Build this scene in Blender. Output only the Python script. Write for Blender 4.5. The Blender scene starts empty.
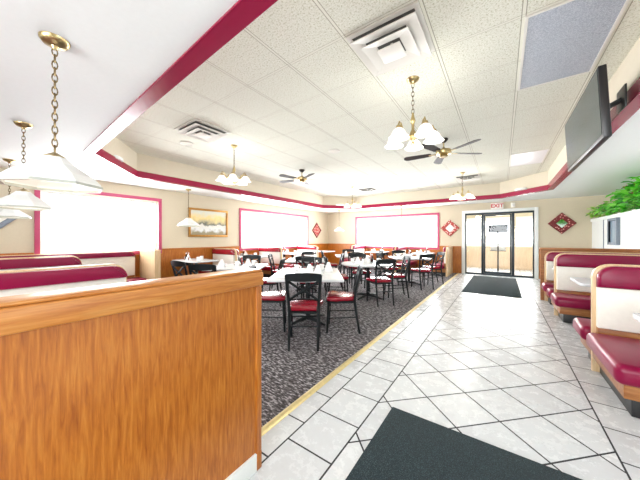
import bpy, bmesh, math, random
from math import sin, cos, pi, radians, sqrt, atan2
from mathutils import Vector, Matrix
random.seed(7)
S = bpy.context.scene
COL = S.collection

# ------------------------------------------------------------------ camera frame
FPX = 258.0
TH = math.atan((502 - 320) / FPX)
ST, CT = sin(TH), cos(TH)
CAMH = 1.3
def W(xc, zc):                      # camera right / forward distance -> room X, Y
    return (-zc * ST + xc * CT, zc * CT + xc * ST)
def pixel_x(x, y):
    zc = -ST * x + CT * y; xc = CT * x + ST * y
    return 320 + FPX * xc / max(zc, .01)

# ------------------------------------------------------------------ node helpers
class Ex:                           # tiny expression layer over Math nodes
    def __init__(s, t, k): s.t, s.k = t, k
    def _b(s, op, o, rev=False):
        n = s.t.nodes.new('ShaderNodeMath'); n.operation = op
        a, b = (o, s) if rev else (s, o)
        for i, v in enumerate((a, b)):
            if v is None: continue
            if isinstance(v, Ex): s.t.links.new(v.k, n.inputs[i])
            else: n.inputs[i].default_value = v
        return Ex(s.t, n.outputs[0])
    def __add__(s, o): return s._b('ADD', o)
    def __sub__(s, o): return s._b('SUBTRACT', o)
    def __rsub__(s, o): return s._b('SUBTRACT', o, True)
    def __mul__(s, o): return s._b('MULTIPLY', o)
    def lt(s, o): return s._b('LESS_THAN', o)
    def gt(s, o): return s._b('GREATER_THAN', o)
    def mn(s, o): return s._b('MINIMUM', o)
    def mx(s, o): return s._b('MAXIMUM', o)
    def absv(s): return s._b('ABSOLUTE', None)
    def pp(s, o): return s._b('PINGPONG', o)
    def floor(s): return s._b('FLOOR', None)

def new_mat(name):
    m = bpy.data.materials.new(name); m.use_nodes = True
    t = m.node_tree; b = t.nodes['Principled BSDF']
    return m, t, b
def srgb(r, g, b):
    f = lambda c: ((c / 255) / 12.92 if c / 255 <= .04045 else ((c / 255 + .055) / 1.055) ** 2.4)
    return (f(r), f(g), f(b), 1)
def N(t, typ, **kw):
    n = t.nodes.new(typ)
    for k, v in kw.items():
        if k in n.inputs: n.inputs[k].default_value = v
        else: setattr(n, k, v)
    return n
def ramp(t, fac, stops):
    r = t.nodes.new('ShaderNodeValToRGB')
    while len(r.color_ramp.elements) < len(stops): r.color_ramp.elements.new(.5)
    for e, (p, c) in zip(r.color_ramp.elements, stops): e.position = p; e.color = c
    t.links.new(fac, r.inputs[0]); return r.outputs[0]
def bump(t, b, h, s=.2, d=.01):
    n = N(t, 'ShaderNodeBump', Strength=s, Distance=d)
    t.links.new(h, n.inputs['Height']); t.links.new(n.outputs[0], b.inputs['Normal'])
def plain(name, c, rough=.5, metal=0, spec=.5, var=.04, scale=30, coat=0):
    m, t, b = new_mat(name)
    b.inputs['Roughness'].default_value = rough; b.inputs['Metallic'].default_value = metal
    b.inputs['Specular IOR Level'].default_value = spec; b.inputs['Coat Weight'].default_value = coat
    tc = N(t, 'ShaderNodeTexCoord'); nz = N(t, 'ShaderNodeTexNoise', Scale=scale)
    t.links.new(tc.outputs['Object'], nz.inputs['Vector'])
    lo = tuple(v * (1 - var) for v in c[:3]) + (1,); hi = tuple(min(1, v * (1 + var)) for v in c[:3]) + (1,)
    t.links.new(ramp(t, nz.outputs[0], [(.3, lo), (.7, hi)]), b.inputs['Base Color'])
    return m
def wood(name, c1, c2, c3, axis='Z', scale=1.0, rough=.35):
    m, t, b = new_mat(name); b.inputs['Roughness'].default_value = rough
    tc = N(t, 'ShaderNodeTexCoord'); mp = N(t, 'ShaderNodeMapping')
    sc = {'Z': (14, 14, 1.1), 'X': (1.1, 14, 14), 'Y': (14, 1.1, 14)}[axis]
    mp.inputs['Scale'].default_value = tuple(v * scale for v in sc)
    t.links.new(tc.outputs['Object'], mp.inputs[0])
    nz = N(t, 'ShaderNodeTexNoise', Scale=2.2, Detail=6, Roughness=.6, Distortion=.6)
    t.links.new(mp.outputs[0], nz.inputs['Vector'])
    n2 = N(t, 'ShaderNodeTexNoise', Scale=9, Detail=3); t.links.new(mp.outputs[0], n2.inputs['Vector'])
    mx = N(t, 'ShaderNodeMix', data_type='RGBA', blend_type='MULTIPLY'); mx.inputs[0].default_value = .28
    t.links.new(ramp(t, nz.outputs[0], [(.3, c1), (.5, c2), (.72, c3)]), mx.inputs[6])
    t.links.new(n2.outputs[0], mx.inputs[7]); t.links.new(mx.outputs[2], b.inputs['Base Color'])
    bump(t, b, n2.outputs[0], .08, .002)
    return m

M = {}
M['wall'] = plain('beige_paint', srgb(205, 194, 171), .8, var=.015)
M['white_paint'] = plain('white_paint', srgb(236, 240, 239), .7, var=.01)
M['tray_wall'] = plain('tray_paint', srgb(212, 203, 184), .8, var=.015)
M['maroon_trim'] = plain('maroon_trim', srgb(146, 10, 58), .25, var=.05, scale=6)
M['maroon_casing'] = plain('maroon_casing', srgb(184, 70, 108), .4, var=.05, scale=6)
M['oak'] = wood('oak', srgb(156, 82, 20), srgb(188, 110, 34), srgb(210, 136, 54), 'Z', 2.6)
M['oak_y'] = wood('oak_rail', srgb(184, 106, 40), srgb(206, 132, 58), srgb(222, 158, 86), 'Y', 1.8)
M['oak_x'] = wood('oak_board', srgb(132, 78, 36), srgb(164, 104, 52), srgb(190, 132, 74), 'X', 1.6)
M['oak_light'] = wood('oak_edge', srgb(222, 186, 140), srgb(232, 200, 156), srgb(240, 214, 176), 'Z')
M['oak_glare'] = wood('glare_washed_oak', srgb(226, 200, 168), srgb(234, 210, 180), srgb(242, 222, 196), 'Z')  # vestibule oak, with the bright entrance glare put into its colour
M['vinyl'] = plain('maroon_vinyl', srgb(128, 0, 54), .3, var=.08, scale=5, spec=.35)
M['vinyl_red'] = plain('red_vinyl', srgb(146, 8, 36), .22, var=.08, scale=6, coat=.4)
M['cream_vinyl'] = plain('cream_vinyl', srgb(236, 234, 224), .4, var=.02)
M['rim_grey'] = plain('pewter_rim', srgb(176, 180, 172), .3)
M['black'] = plain('black_kick', (.008, .009, .01, 1), .4)
M['frame_metal'] = plain('black_green_metal', srgb(8, 17, 21), .42, spec=.35, var=.1)
M['door_metal'] = plain('dark_aluminium', srgb(52, 62, 70), .35, metal=.5)
M['brass'] = plain('brass', srgb(188, 168, 122), .28, metal=1)
M['chain'] = plain('aged_brass_chain', srgb(112, 96, 68), .35, metal=.8)
M['laminate'] = plain('white_laminate', srgb(214, 217, 220), .25, var=.02)
M['table_edge'] = plain('table_edge', srgb(206, 200, 190), .4)
M['china'] = plain('white_china', srgb(244, 244, 242), .2, var=.01)
M['paper'] = plain('white_paper', srgb(246, 246, 246), .8, var=.01)
M['walnut'] = wood('walnut_blade', srgb(26, 19, 15), srgb(42, 31, 25), srgb(62, 48, 40), 'X', 1.0, .6)
M['vent'] = plain('vent_white', srgb(232, 230, 224), .5, var=.01)
M['vent_shade'] = plain('vent_shade', srgb(92, 92, 88), .8)
M['gold'] = plain('gold_frame', srgb(178, 128, 60), .35, metal=.5, var=.2, scale=20)
def mat_leaf(name, cols):
    m, t, b = new_mat(name); b.inputs['Roughness'].default_value = .45
    g = N(t, 'ShaderNodeNewGeometry')
    t.links.new(ramp(t, g.outputs['Random Per Island'], [(i / (len(cols) - 1), srgb(*c)) for i, c in enumerate(cols)]), b.inputs['Base Color']); return m
M['leaf'] = mat_leaf('leaf', [(24, 110, 24), (60, 180, 30), (96, 206, 50), (150, 226, 90), (70, 190, 30)])
M['leaf2'] = mat_leaf('leaf_pale', [(70, 150, 40), (140, 206, 60), (196, 220, 110), (228, 236, 200), (120, 200, 50)])
M['petal'] = plain('petal_pink', srgb(206, 70, 110), .5, var=.2)
M['petal_o'] = plain('petal_orange', srgb(214, 120, 60), .5, var=.2)
M['petal_d'] = plain('petal_plum', srgb(84, 16, 50), .5, var=.2)
M['stem'] = plain('stem', srgb(86, 120, 50), .6)
M['plastic_black'] = plain('black_plastic', (.012, .012, .014, 1), .35)
M['sauce'] = plain('dark_sauce', srgb(50, 22, 16), .15)
M['ketchup'] = plain('ketchup_red', srgb(170, 24, 20), .2)
M['chrome'] = plain('chrome', (.75, .75, .77, 1), .15, metal=1)
M['strip'] = plain('transition_strip', srgb(214, 196, 140), .35, metal=.35, var=.08)
M['asphalt'] = plain('pale_concrete', srgb(200, 200, 200), .9, var=.1)
M['sign_slate'] = plain('sign_slate', srgb(44, 54, 66), .6, var=.1)
M['sign_grey'] = plain('sign_grey', srgb(120, 132, 146), .5, var=.1)
M['red_letter'] = plain('red_letters', srgb(196, 24, 34), .5)
M['green_letter'] = plain('sign_face', srgb(245, 242, 236), .5)

# mats / carpet / tile / ceiling tile
def mat_rubber():
    m, t, b = new_mat('dark_green_mat'); b.inputs['Roughness'].default_value = .95
    tc = N(t, 'ShaderNodeTexCoord'); nz = N(t, 'ShaderNodeTexNoise', Scale=230, Detail=2)
    t.links.new(tc.outputs['Object'], nz.inputs['Vector'])
    t.links.new(ramp(t, nz.outputs[0], [(.35, srgb(14, 26, 30)), (.6, srgb(36, 54, 60)), (.75, srgb(84, 104, 108))]), b.inputs['Base Color'])
    bump(t, b, nz.outputs[0], .5, .004); return m
M['mat'] = mat_rubber()
def mat_carpet():
    m, t, b = new_mat('grey_carpet'); b.inputs['Roughness'].default_value = .95
    b.inputs['Specular IOR Level'].default_value = .2
    tc = N(t, 'ShaderNodeTexCoord')
    mp = N(t, 'ShaderNodeMapping'); mp.inputs['Rotation'].default_value = (0, 0, .6); mp.inputs['Scale'].default_value = (20, 52, 1)
    t.links.new(tc.outputs['Object'], mp.inputs[0])
    n1 = N(t, 'ShaderNodeTexNoise', Scale=1.0, Detail=2); t.links.new(mp.outputs[0], n1.inputs['Vector'])
    mp2 = N(t, 'ShaderNodeMapping'); mp2.inputs['Rotation'].default_value = (0, 0, -.75); mp2.inputs['Scale'].default_value = (18, 50, 1)
    t.links.new(tc.outputs['Object'], mp2.inputs[0])
    n2 = N(t, 'ShaderNodeTexNoise', Scale=1.0, Detail=2); t.links.new(mp2.outputs[0], n2.inputs['Vector'])
    mx = N(t, 'ShaderNodeMath', operation='MAXIMUM'); t.links.new(n1.outputs[0], mx.inputs[0]); t.links.new(n2.outputs[0], mx.inputs[1])
    t.links.new(ramp(t, mx.outputs[0], [(.47, srgb(64, 60, 62)), (.57, srgb(104, 100, 102)), (.66, srgb(176, 172, 176))]), b.inputs['Base Color'])
    bump(t, b, mx.outputs[0], .4, .004); return m
M['carpet'] = mat_carpet()
def mat_tile():
    m, t, b = new_mat('pale_stone_tile')
    g = N(t, 'ShaderNodeNewGeometry'); sp = N(t, 'ShaderNodeSeparateXYZ'); t.links.new(g.outputs['Position'], sp.inputs[0])
    X, Y = Ex(t, sp.outputs[0]), Ex(t, sp.outputs[1])
    P = .345; w = .0055
    def line(v, off):              # distance to the joint every P
        return ((v - off).pp(P / 2) if False else (v - (off - 50 * P)).pp(P / 2))
    def dist(v, off): return line(v, off)
    partial = X.lt(-1.135); course = X.gt(-1.135) * X.lt(-.80); mid = X.gt(-.80) * X.lt(.565); right = X.gt(.565)
    d = partial * dist(Y, 1.419) + course * dist(Y, 1.594) \
        + right * dist(Y, 2.923).mn(dist(X, .565)) \
        + mid * dist((X + Y) * .7071, 1.566).mn(dist((X - Y) * .7071, -1.584))
    edge = (X + 1.135).absv().mn((X + .80).absv()).mn((X - .565).absv())
    d = d.mn(edge)
    # note pingpong peaks at P/2; distance is zero on the joints
    grout = d.lt(w)
    # per-tile tone
    ida = mid * (((X + Y) * .7071 - 1.566) * (1 / P)).floor() * 3.1 + mid * (((X - Y) * .7071 + 1.584) * (1 / P)).floor() * 7.7 \
        + (1 - mid) * (((Y - 1.594) * (1 / P)).floor() * 5.3 + ((X + 1.135) * 2.98).floor() * 2.7)
    wn = N(t, 'ShaderNodeTexWhiteNoise', noise_dimensions='1D'); t.links.new(ida.k, wn.inputs['W'])
    nz = N(t, 'ShaderNodeTexNoise', Scale=9, Detail=8, Roughness=.75); t.links.new(g.outputs['Position'], nz.inputs['Vector'])
    s = Ex(t, wn.outputs[0]) * .35 + Ex(t, nz.outputs[0]) * .65
    col = ramp(t, s.k, [(.2, srgb(202, 204, 207)), (.5, srgb(210, 213, 216)), (.8, srgb(220, 222, 223))])
    mx = N(t, 'ShaderNodeMix', data_type='RGBA'); t.links.new(grout.k, mx.inputs[0]); t.links.new(col, mx.inputs[6])
    mx.inputs[7].default_value = srgb(40, 41, 44)
    t.links.new(mx.outputs[2], b.inputs['Base Color'])
    r = grout * .5 + .22 + Ex(t, nz.outputs[0]) * .1
    t.links.new(r.k, b.inputs['Roughness'])
    bump(t, b, (1 - grout).k, .3, .003)
    return m
M['tile'] = mat_tile()
GX, GY, GP = -.478, 1.895, .615       # ceiling grid
def mat_ceiling():
    m, t, b = new_mat('textured_ceiling_tile'); b.inputs['Roughness'].default_value = .9
    g = N(t, 'ShaderNodeNewGeometry'); sp = N(t, 'ShaderNodeSeparateXYZ'); t.links.new(g.outputs['Position'], sp.inputs[0])
    X, Y = Ex(t, sp.outputs[0]), Ex(t, sp.outputs[1])
    dx = (X - (GX - 20 * GP)).pp(GP / 2); dy = (Y - (GY - 20 * GP)).pp(GP / 2)
    bar = dx.mn(dy).lt(.011); gap = (dx.lt(.0165) * dx.gt(.010)).mx(dy.lt(.0145) * dy.gt(.010) * .75)
    nz = N(t, 'ShaderNodeTexNoise', Scale=70, Detail=3, Roughness=.7); t.links.new(g.outputs['Position'], nz.inputs['Vector'])
    n2 = N(t, 'ShaderNodeTexNoise', Scale=1.1, Detail=2); t.links.new(g.outputs['Position'], n2.inputs['Vector'])
    col = ramp(t, nz.outputs[0], [(.35, srgb(186, 184, 158)), (.45, srgb(228, 229, 216)), (.7, srgb(242, 243, 234))])
    mx0 = N(t, 'ShaderNodeMix', data_type='RGBA'); mx0.inputs[7].default_value = srgb(234, 234, 222); mx0.inputs[0].default_value = 0
    t.links.new(bar.k, mx0.inputs[0]); t.links.new(col, mx0.inputs[6])
    mx = N(t, 'ShaderNodeMix', data_type='RGBA'); mx.inputs[7].default_value = srgb(168, 165, 148)
    t.links.new(gap.k, mx.inputs[0]); t.links.new(mx0.outputs[2], mx.inputs[6])
    t.links.new(mx.outputs[2], b.inputs['Base Color'])
    bump(t, b, ((Ex(t, nz.outputs[0]) * (1 - bar)) + bar).k, .55, .012); return m
M['ceiling'] = mat_ceiling()
def mat_prismatic():
    m, t, b = new_mat('prismatic_diffuser'); b.inputs['Roughness'].default_value = .3
    tc = N(t, 'ShaderNodeTexCoord'); v = N(t, 'ShaderNodeTexVoronoi', Scale=120)
    t.links.new(tc.outputs['Object'], v.inputs['Vector'])
    t.links.new(ramp(t, v.outputs['Distance'], [(.1, srgb(208, 214, 224)), (.6, srgb(162, 171, 186))]), b.inputs['Base Color'])
    bump(t, b, v.outputs['Distance'], .5, .01); return m
M['prismatic'] = mat_prismatic()
M['prismatic_pale'] = plain('pale_diffuser', srgb(238, 238, 242), .35, var=.03, scale=90)
def mat_glass(name, tint=(1, 1, 1, 1), gl=.02):
    m = bpy.data.materials.new(name); m.use_nodes = True; t = m.node_tree; t.nodes.clear()
    o = N(t, 'ShaderNodeOutputMaterial'); mx = N(t, 'ShaderNodeMixShader'); mx.inputs[0].default_value = gl
    a = N(t, 'ShaderNodeBsdfTransparent', Color=tint); g = N(t, 'ShaderNodeBsdfGlossy', Roughness=.02)
    t.links.new(a.outputs[0], mx.inputs[1]); t.links.new(g.outputs[0], mx.inputs[2]); t.links.new(mx.outputs[0], o.inputs[0]); return m
M['glass'] = mat_glass('window_glass')
def mat_shade(name, c, e):
    m, t, b = new_mat(name); b.inputs['Base Color'].default_value = c; b.inputs['Roughness'].default_value = .25
    tc = N(t, 'ShaderNodeTexCoord'); nz = N(t, 'ShaderNodeTexNoise', Scale=12); t.links.new(tc.outputs['Object'], nz.inputs['Vector'])
    t.links.new(ramp(t, nz.outputs[0], [(.3, tuple(v * .97 for v in c[:3]) + (1,)), (.7, c)]), b.inputs['Base Color'])
    b.inputs['Emission Color'].default_value = (1, .95, .86, 1); b.inputs['Emission Strength'].default_value = e; return m
M['opal'] = mat_shade('opal_glass', srgb(236, 238, 236), .02)
M['opal_lit'] = mat_shade('lit_frosted_glass', srgb(250, 246, 238), .6)
def mat_screen():
    m, t, b = new_mat('dark_screen_reflections'); b.inputs['Roughness'].default_value = .12
    b.inputs['Specular IOR Level'].default_value = .6
    tc = N(t, 'ShaderNodeTexCoord'); nz = N(t, 'ShaderNodeTexNoise', Scale=2.2, Detail=4); t.links.new(tc.outputs['Object'], nz.inputs['Vector'])
    t.links.new(ramp(t, nz.outputs[0], [(.3, srgb(22, 36, 32)), (.5, srgb(44, 60, 62)), (.7, srgb(60, 74, 92))]), b.inputs['Base Color']); return m  # blue-green blotches are room reflections put into the screen colour
M['screen'] = mat_screen()
def mat_painting():
    m, t, b = new_mat('landscape_canvas'); b.inputs['Roughness'].default_value = .5
    tc = N(t, 'ShaderNodeTexCoord'); sp = N(t, 'ShaderNodeSeparateXYZ'); t.links.new(tc.outputs['Object'], sp.inputs[0])
    nz = N(t, 'ShaderNodeTexNoise', Scale=7, Detail=5); t.links.new(tc.outputs['Object'], nz.inputs['Vector'])
    h = Ex(t, sp.outputs[2]) * 1.5 + (Ex(t, nz.outputs[0]) - .5) * .55 + .5
    t.links.new(ramp(t, h.k, [(.05, srgb(150, 140, 110)), (.2, srgb(222, 226, 226)), (.38, srgb(226, 224, 214)), (.44, srgb(96, 104, 96)),
        (.54, srgb(190, 178, 140)), (.7, srgb(232, 208, 140)), (.95, srgb(214, 214, 200))]), b.inputs['Base Color']); return m
M['painting'] = mat_painting()
def mat_woven(name, a, c, sc=16):
    m, t, b = new_mat(name); b.inputs['Roughness'].default_value = .5
    tc = N(t, 'ShaderNodeTexCoord'); v = N(t, 'ShaderNodeTexVoronoi', Scale=sc); t.links.new(tc.outputs['Object'], v.inputs['Vector'])
    t.links.new(ramp(t, v.outputs['Distance'], [(.22, c), (.32, a), (1, a)]), b.inputs['Base Color']); return m
M['woven_dark'] = mat_woven('dark_red_floral', srgb(112, 22, 26), srgb(214, 150, 140), 14)
M['woven_pale'] = mat_woven('red_white_floral', srgb(168, 62, 56), srgb(246, 226, 214), 13)
M['mirror'] = plain('mirror', srgb(186, 200, 190), .06, metal=1)
M['mirror_reflection_blue'] = plain('painted_mirror_reflection', srgb(176, 198, 216), .1, metal=.25)  # pale blue reflection put into the base colour, barely mirrors
M['mirror_white'] = plain('mirror_bright', srgb(238, 236, 230), .3)

# ------------------------------------------------------------------ mesh helpers
class MB:
    def __init__(s): s.b = bmesh.new()
    def box(s, lo, hi, bev=0, rot=None, seg=2):
        c = [(a + b) / 2 for a, b in zip(lo, hi)]; d = [abs(b - a) for a, b in zip(lo, hi)]
        r = bmesh.ops.create_cube(s.b, size=1)
        vs = r['verts']
        for v in vs: v.co = Vector((v.co.x * d[0], v.co.y * d[1], v.co.z * d[2]))
        if bev:
            es = list({e for v in vs for e in v.link_edges})
            g = bmesh.ops.bevel(s.b, geom=es, offset=min(bev, min(d) * .49), segments=seg, affect='EDGES', profile=.5, clamp_overlap=True)
            vs = list({v for f in g['faces'] for v in f.verts} | {v for v in vs if v.is_valid})
        for v in vs:
            co = v.co.copy()
            if rot is not None: co = rot @ co
            v.co = co + Vector(c)
        return s
    def prism(s, pts, lo, hi, axis='y', bev=0):
        """extrude a 2-D outline; axis y -> pts are (x,z), z -> (x,y), x -> (y,z)"""
        def mk(p, h):
            return {'y': (p[0], h, p[1]), 'z': (p[0], p[1], h), 'x': (h, p[0], p[1])}[axis]
        a = [s.b.verts.new(mk(p, lo)) for p in pts]; c = [s.b.verts.new(mk(p, hi)) for p in pts]
        fs = [s.b.faces.new(a), s.b.faces.new(c[::-1])]
        n = len(pts)
        for i in range(n): fs.append(s.b.faces.new((a[i], c[i], c[(i + 1) % n], a[(i + 1) % n])))
        bmesh.ops.recalc_face_normals(s.b, faces=fs)
        if bev:
            es = list({e for f in fs[:2] for e in f.edges})
            bmesh.ops.bevel(s.b, geom=es, offset=bev, segments=3, affect='EDGES', profile=.5, clamp_overlap=True)
        return s
    def tube(s, pts, r, n=8, cap=True):
        pts = [Vector(p) for p in pts]; rr = r if isinstance(r, (list, tuple)) else [r] * len(pts)
        rings = []; up = None
        for i, p in enumerate(pts):
            d = (pts[min(i + 1, len(pts) - 1)] - pts[max(i - 1, 0)]).normalized()
            if up is None: up = Vector((0, 0, 1)) if abs(d.z) < .9 else Vector((1, 0, 0))
            a = d.cross(up).normalized(); b = a.cross(d).normalized(); up = b
            rings.append([s.b.verts.new(p + (a * cos(2 * pi * k / n) + b * sin(2 * pi * k / n)) * rr[i]) for k in range(n)])
        for A, B in zip(rings, rings[1:]):
            for k in range(n): s.b.faces.new((A[k], A[(k + 1) % n], B[(k + 1) % n], B[k]))
        if cap: s.b.faces.new(rings[0][::-1]); s.b.faces.new(rings[-1])
        return s
    def lathe(s, prof, c=(0, 0, 0), n=24, ax=None, close=False):
        c = Vector(c); R = ax or Matrix.Identity(3); rings = []
        for (r, z) in prof:
            rings.append([s.b.verts.new(c + R @ Vector((r * cos(2 * pi * k / n), r * sin(2 * pi * k / n), z))) for k in range(n)])
        if close: rings.append(rings[0])
        for A, B in zip(rings, rings[1:]):
            for k in range(n): s.b.faces.new((A[k], A[(k + 1) % n], B[(k + 1) % n], B[k]))
        if not close:
            if prof[0][0] > 1e-4: s.b.faces.new(rings[0][::-1])
            if prof[-1][0] > 1e-4: s.b.faces.new(rings[-1])
        return s
    def torus(s, c, R, r, rot, n=10, m=5, sz=1.0):
        c = Vector(c); rings = []
        for i in range(n):
            a = 2 * pi * i / n; ring = []
            for j in range(m):
                b_ = 2 * pi * j / m
                v = Vector(((R + r * cos(b_)) * cos(a), r * sin(b_), (R + r * cos(b_)) * sin(a) * sz))
                ring.append(s.b.verts.new(c + rot @ v))
            rings.append(ring)
        for i in range(n):
            A, B = rings[i], rings[(i + 1) % n]
            for j in range(m): s.b.faces.new((A[j], A[(j + 1) % m], B[(j + 1) % m], B[j]))
        return s
    def done(s, name, mat, parent=None, smooth=True, loc=None, rotz=0):
        bmesh.ops.remove_doubles(s.b, verts=s.b.verts, dist=1e-6)
        bmesh.ops.recalc_face_normals(s.b, faces=s.b.faces)
        me = bpy.data.meshes.new(name); s.b.to_mesh(me); s.b.free()
        me.materials.append(M[mat] if isinstance(mat, str) else mat)
        if smooth:
            me.shade_smooth(); me.set_sharp_from_angle(angle=radians(35))
        o = bpy.data.objects.new(name, me); COL.objects.link(o)
        if parent: o.parent = parent
        if loc: o.location = loc
        if rotz: o.rotation_euler.z = rotz
        return o
def thing(name, label, cat, loc=(0, 0, 0), rotz=0, group=None):
    o = bpy.data.objects.new(name, None); COL.objects.link(o); o.empty_display_size = .1
    o.location = loc; o.rotation_euler.z = rotz; o['label'] = label; o['category'] = cat
    if group: o['group'] = group
    return o
def tag(o, label, cat, group=None):
    o['label'] = label; o['category'] = cat
    if group: o['group'] = group
    return o
def struct(o, kind='structure'): o['kind'] = kind; return o
def dup(root, loc=None, rotz=None, label=None, group=None):
    def cp(o, par):
        c = o.copy(); COL.objects.link(c); c.parent = par
        for ch in list(o.children): cp(ch, c)
        return c
    r = cp(root, None)
    if loc is not None: r.location = loc
    if rotz is not None: r.rotation_euler.z = rotz
    if label: r['label'] = label
    if group: r['group'] = group
    return r
def arc(cx, cz, r, a0, a1, n=6):
    return [(cx + r * cos(radians(a0 + (a1 - a0) * i / n)), cz + r * sin(radians(a0 + (a1 - a0) * i / n))) for i in range(n + 1)]

# ------------------------------------------------------------------ setting
XL, YB, XR, YN = -7.1, 10.76, 5.2, -3.0
ZS, ZC = 2.53, 3.0
HX, HT = 2.15, 1.82                # half wall
struct(MB().box((-1.30, YN, -.1), (XR, YB, 0)).done('floor', 'tile', smooth=False))
struct(MB().box((XL, YN, -.1), (-1.30, YB, 0.004)).done('carpet', 'carpet', smooth=False))
struct(MB().prism([(-1.345, .004), (-1.33, .014), (-1.305, .014), (-1.285, 0), (-1.285, -.02), (-1.345, -.02)], -3, YB, 'y').done('trim_1', 'strip'))

def wall_with_holes(axis, pos, thick, a0, a1, z0, z1, holes):
    """axis 'x': wall plane at x=pos running along y; holes = (a0,a1,z0,z1)"""
    m = MB(); cuts = sorted(holes)
    def b(p0, p1, q0, q1):
        if p1 - p0 < 1e-4 or q1 - q0 < 1e-4: return
        lo, hi = sorted((pos, pos + thick))
        if axis == 'x': m.box((lo, p0, q0), (hi, p1, q1))
        else: m.box((p0, lo, q0), (p1, hi, q1))
    x = a0
    for (h0, h1, k0, k1) in cuts:
        b(x, h0, z0, z1); b(h0, h1, z0, k0); b(h0, h1, k1, z1); x = h1
    b(x, a1, z0, z1)
    return m
W1 = (.93, 2.55, .99, 2.22); W1 = (.93, 2.97, .99, 2.22)
W2 = (5.5, 9.06, .95, 2.22)
W3 = (-5.49, -2.04, .93, 2.2)
DR = (-1.10, .85, 0, 2.19)
NW = [(-5.8, -3.4, .9, 2.2), (-2.8, 1.2, .5, 2.3), (2.6, 4.8, .9, 2.2)]
struct(wall_with_holes('x', XL, -.2, YN, YB, 0, ZS + .02, [W1, W2]).done('wall_left', 'wall', smooth=False))
struct(wall_with_holes('y', YB, .2, XL - .2, XR, 0, ZS + .02, [W3, DR]).done('wall_back', 'wall', smooth=False))
struct(wall_with_holes('x', XR, .2, YN, YB, 0, ZS + .02, [(1.0, 6.0, .9, 2.2)]).done('wall_right', 'wall', smooth=False))
struct(wall_with_holes('y', YN, -.2, XL - .2, XR, 0, ZS + .02, NW).done('wall_near', 'wall', smooth=False))

def window(n, axis, pos, a0, a1, z0, z1, mull, inward, maroon=True):
    root = struct(bpy.data.objects.new('window_%d' % n, None)); COL.objects.link(root)
    def bx(m, p0, p1, q0, q1, d0, d1, bev=.004):
        lo, hi = sorted((pos + d0 * inward, pos + d1 * inward))
        if axis == 'x': m.box((lo, p0, q0), (hi, p1, q1), bev)
        else: m.box((p0, lo, q0), (p1, hi, q1), bev)
    c = .075; m = MB()
    for (p0, p1, q0, q1) in ((a0 - c, a1 + c, z1, z1 + c), (a0 - c, a1 + c, z0 - c, z0), (a0 - c, a0, z0, z1), (a1, a1 + c, z0, z1)):
        bx(m, p0, p1, q0, q1, 0.002, .03)
    m.done('window_casing', 'maroon_casing' if maroon else 'white_paint', root)
    m = MB(); f = .045
    for (p0, p1, q0, q1) in ((a0, a1, z1 - f, z1), (a0, a1, z0, z0 + f), (a0, a0 + f, z0 + f, z1 - f), (a1 - f, a1, z0 + f, z1 - f)):
        bx(m, p0, p1, q0, q1, -.14, -.06)
    m.done('window_sash', 'white_paint', root)
    xs = [a0 + f] + list(mull) + [a1 - f]
    for q in mull:
        m = MB(); bx(m, q - .025, q + .025, z0 + f, z1 - f, -.14, -.06); m.done('mullion', 'white_paint', root)
    for p, q in zip(xs, xs[1:]):
        m = MB(); bx(m, p + .005, q - .005, z0 + f, z1 - f, -.105, -.097, 0); m.done('window_pane', 'glass', root, smooth=False)
    return root
window(1, 'x', XL, *W1, [], 1)
window(2, 'x', XL, *W2, [7.35], 1)
window(3, 'y', YB, *W3, [-3.79], -1)
for k, w in enumerate(NW): window(5 + k, 'y', YN, *w, [(w[0] + w[1]) / 2], 1, False)
window(8, 'x', XR, 1.0, 6.0, .9, 2.2, [3.5], -1, False)

# ceiling, soffit with the octagonal tray
TR = [(-4.80, 1.16), (-.05, .90), (.95, 1.9), (.95, 8.65), (-.05, 9.65), (-4.95, 9.65), (-5.95, 8.65), (-5.95, 2.1)]
struct(MB().prism([(-6.2, .7), (1.2, .7), (1.2, 9.9), (-6.2, 9.9)], ZC, ZC + .05, 'z').done('ceiling', 'ceiling', smooth=False))
def soffit():
    m = MB(); b = m.b
    out = [(XL - .2, YN - .2), (XR + .2, YN - .2), (XR + .2, YB + .2), (XL - .2, YB + .2)]
    for z in (ZS, ZS + .03):
        vo = [b.verts.new((x, y, z)) for x, y in out]; vi = [b.verts.new((x, y, z)) for x, y in TR]
        es = [b.edges.new((l[i], l[(i + 1) % len(l)])) for l in (vo, vi) for i in range(len(l))]
        bmesh.ops.triangle_fill(b, edges=es, use_beauty=True, use_dissolve=False)
    # drop any fill inside the tray opening
    def inside(p):
        x, y = p; c = False; n = len(TR)
        for i in range(n):
            (x1, y1), (x2, y2) = TR[i], TR[(i + 1) % n]
            if (y1 > y) != (y2 > y) and x < (x2 - x1) * (y - y1) / (y2 - y1) + x1: c = not c
        return c
    for f in list(b.faces):
        cc = f.calc_center_median()
        if inside((cc.x, cc.y)): b.faces.remove(f)
    return struct(m.done('ceiling_soffit', 'white_paint', smooth=False))
soffit()
def offset(poly, d):               # d>0 outwards for a CCW outline
    n = len(poly); r = []
    for i in range(n):
        p0, p1, p2 = Vector(poly[i - 1]), Vector(poly[i]), Vector(poly[(i + 1) % n])
        e1 = (p1 - p0).normalized(); e2 = (p2 - p1).normalized()
        n1 = Vector((e1.y, -e1.x)); n2 = Vector((e2.y, -e2.x)); k = (n1 + n2).normalized()
        r.append(tuple(p1 + k * d / max(.2, k.dot(n1))))
    return r
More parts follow.
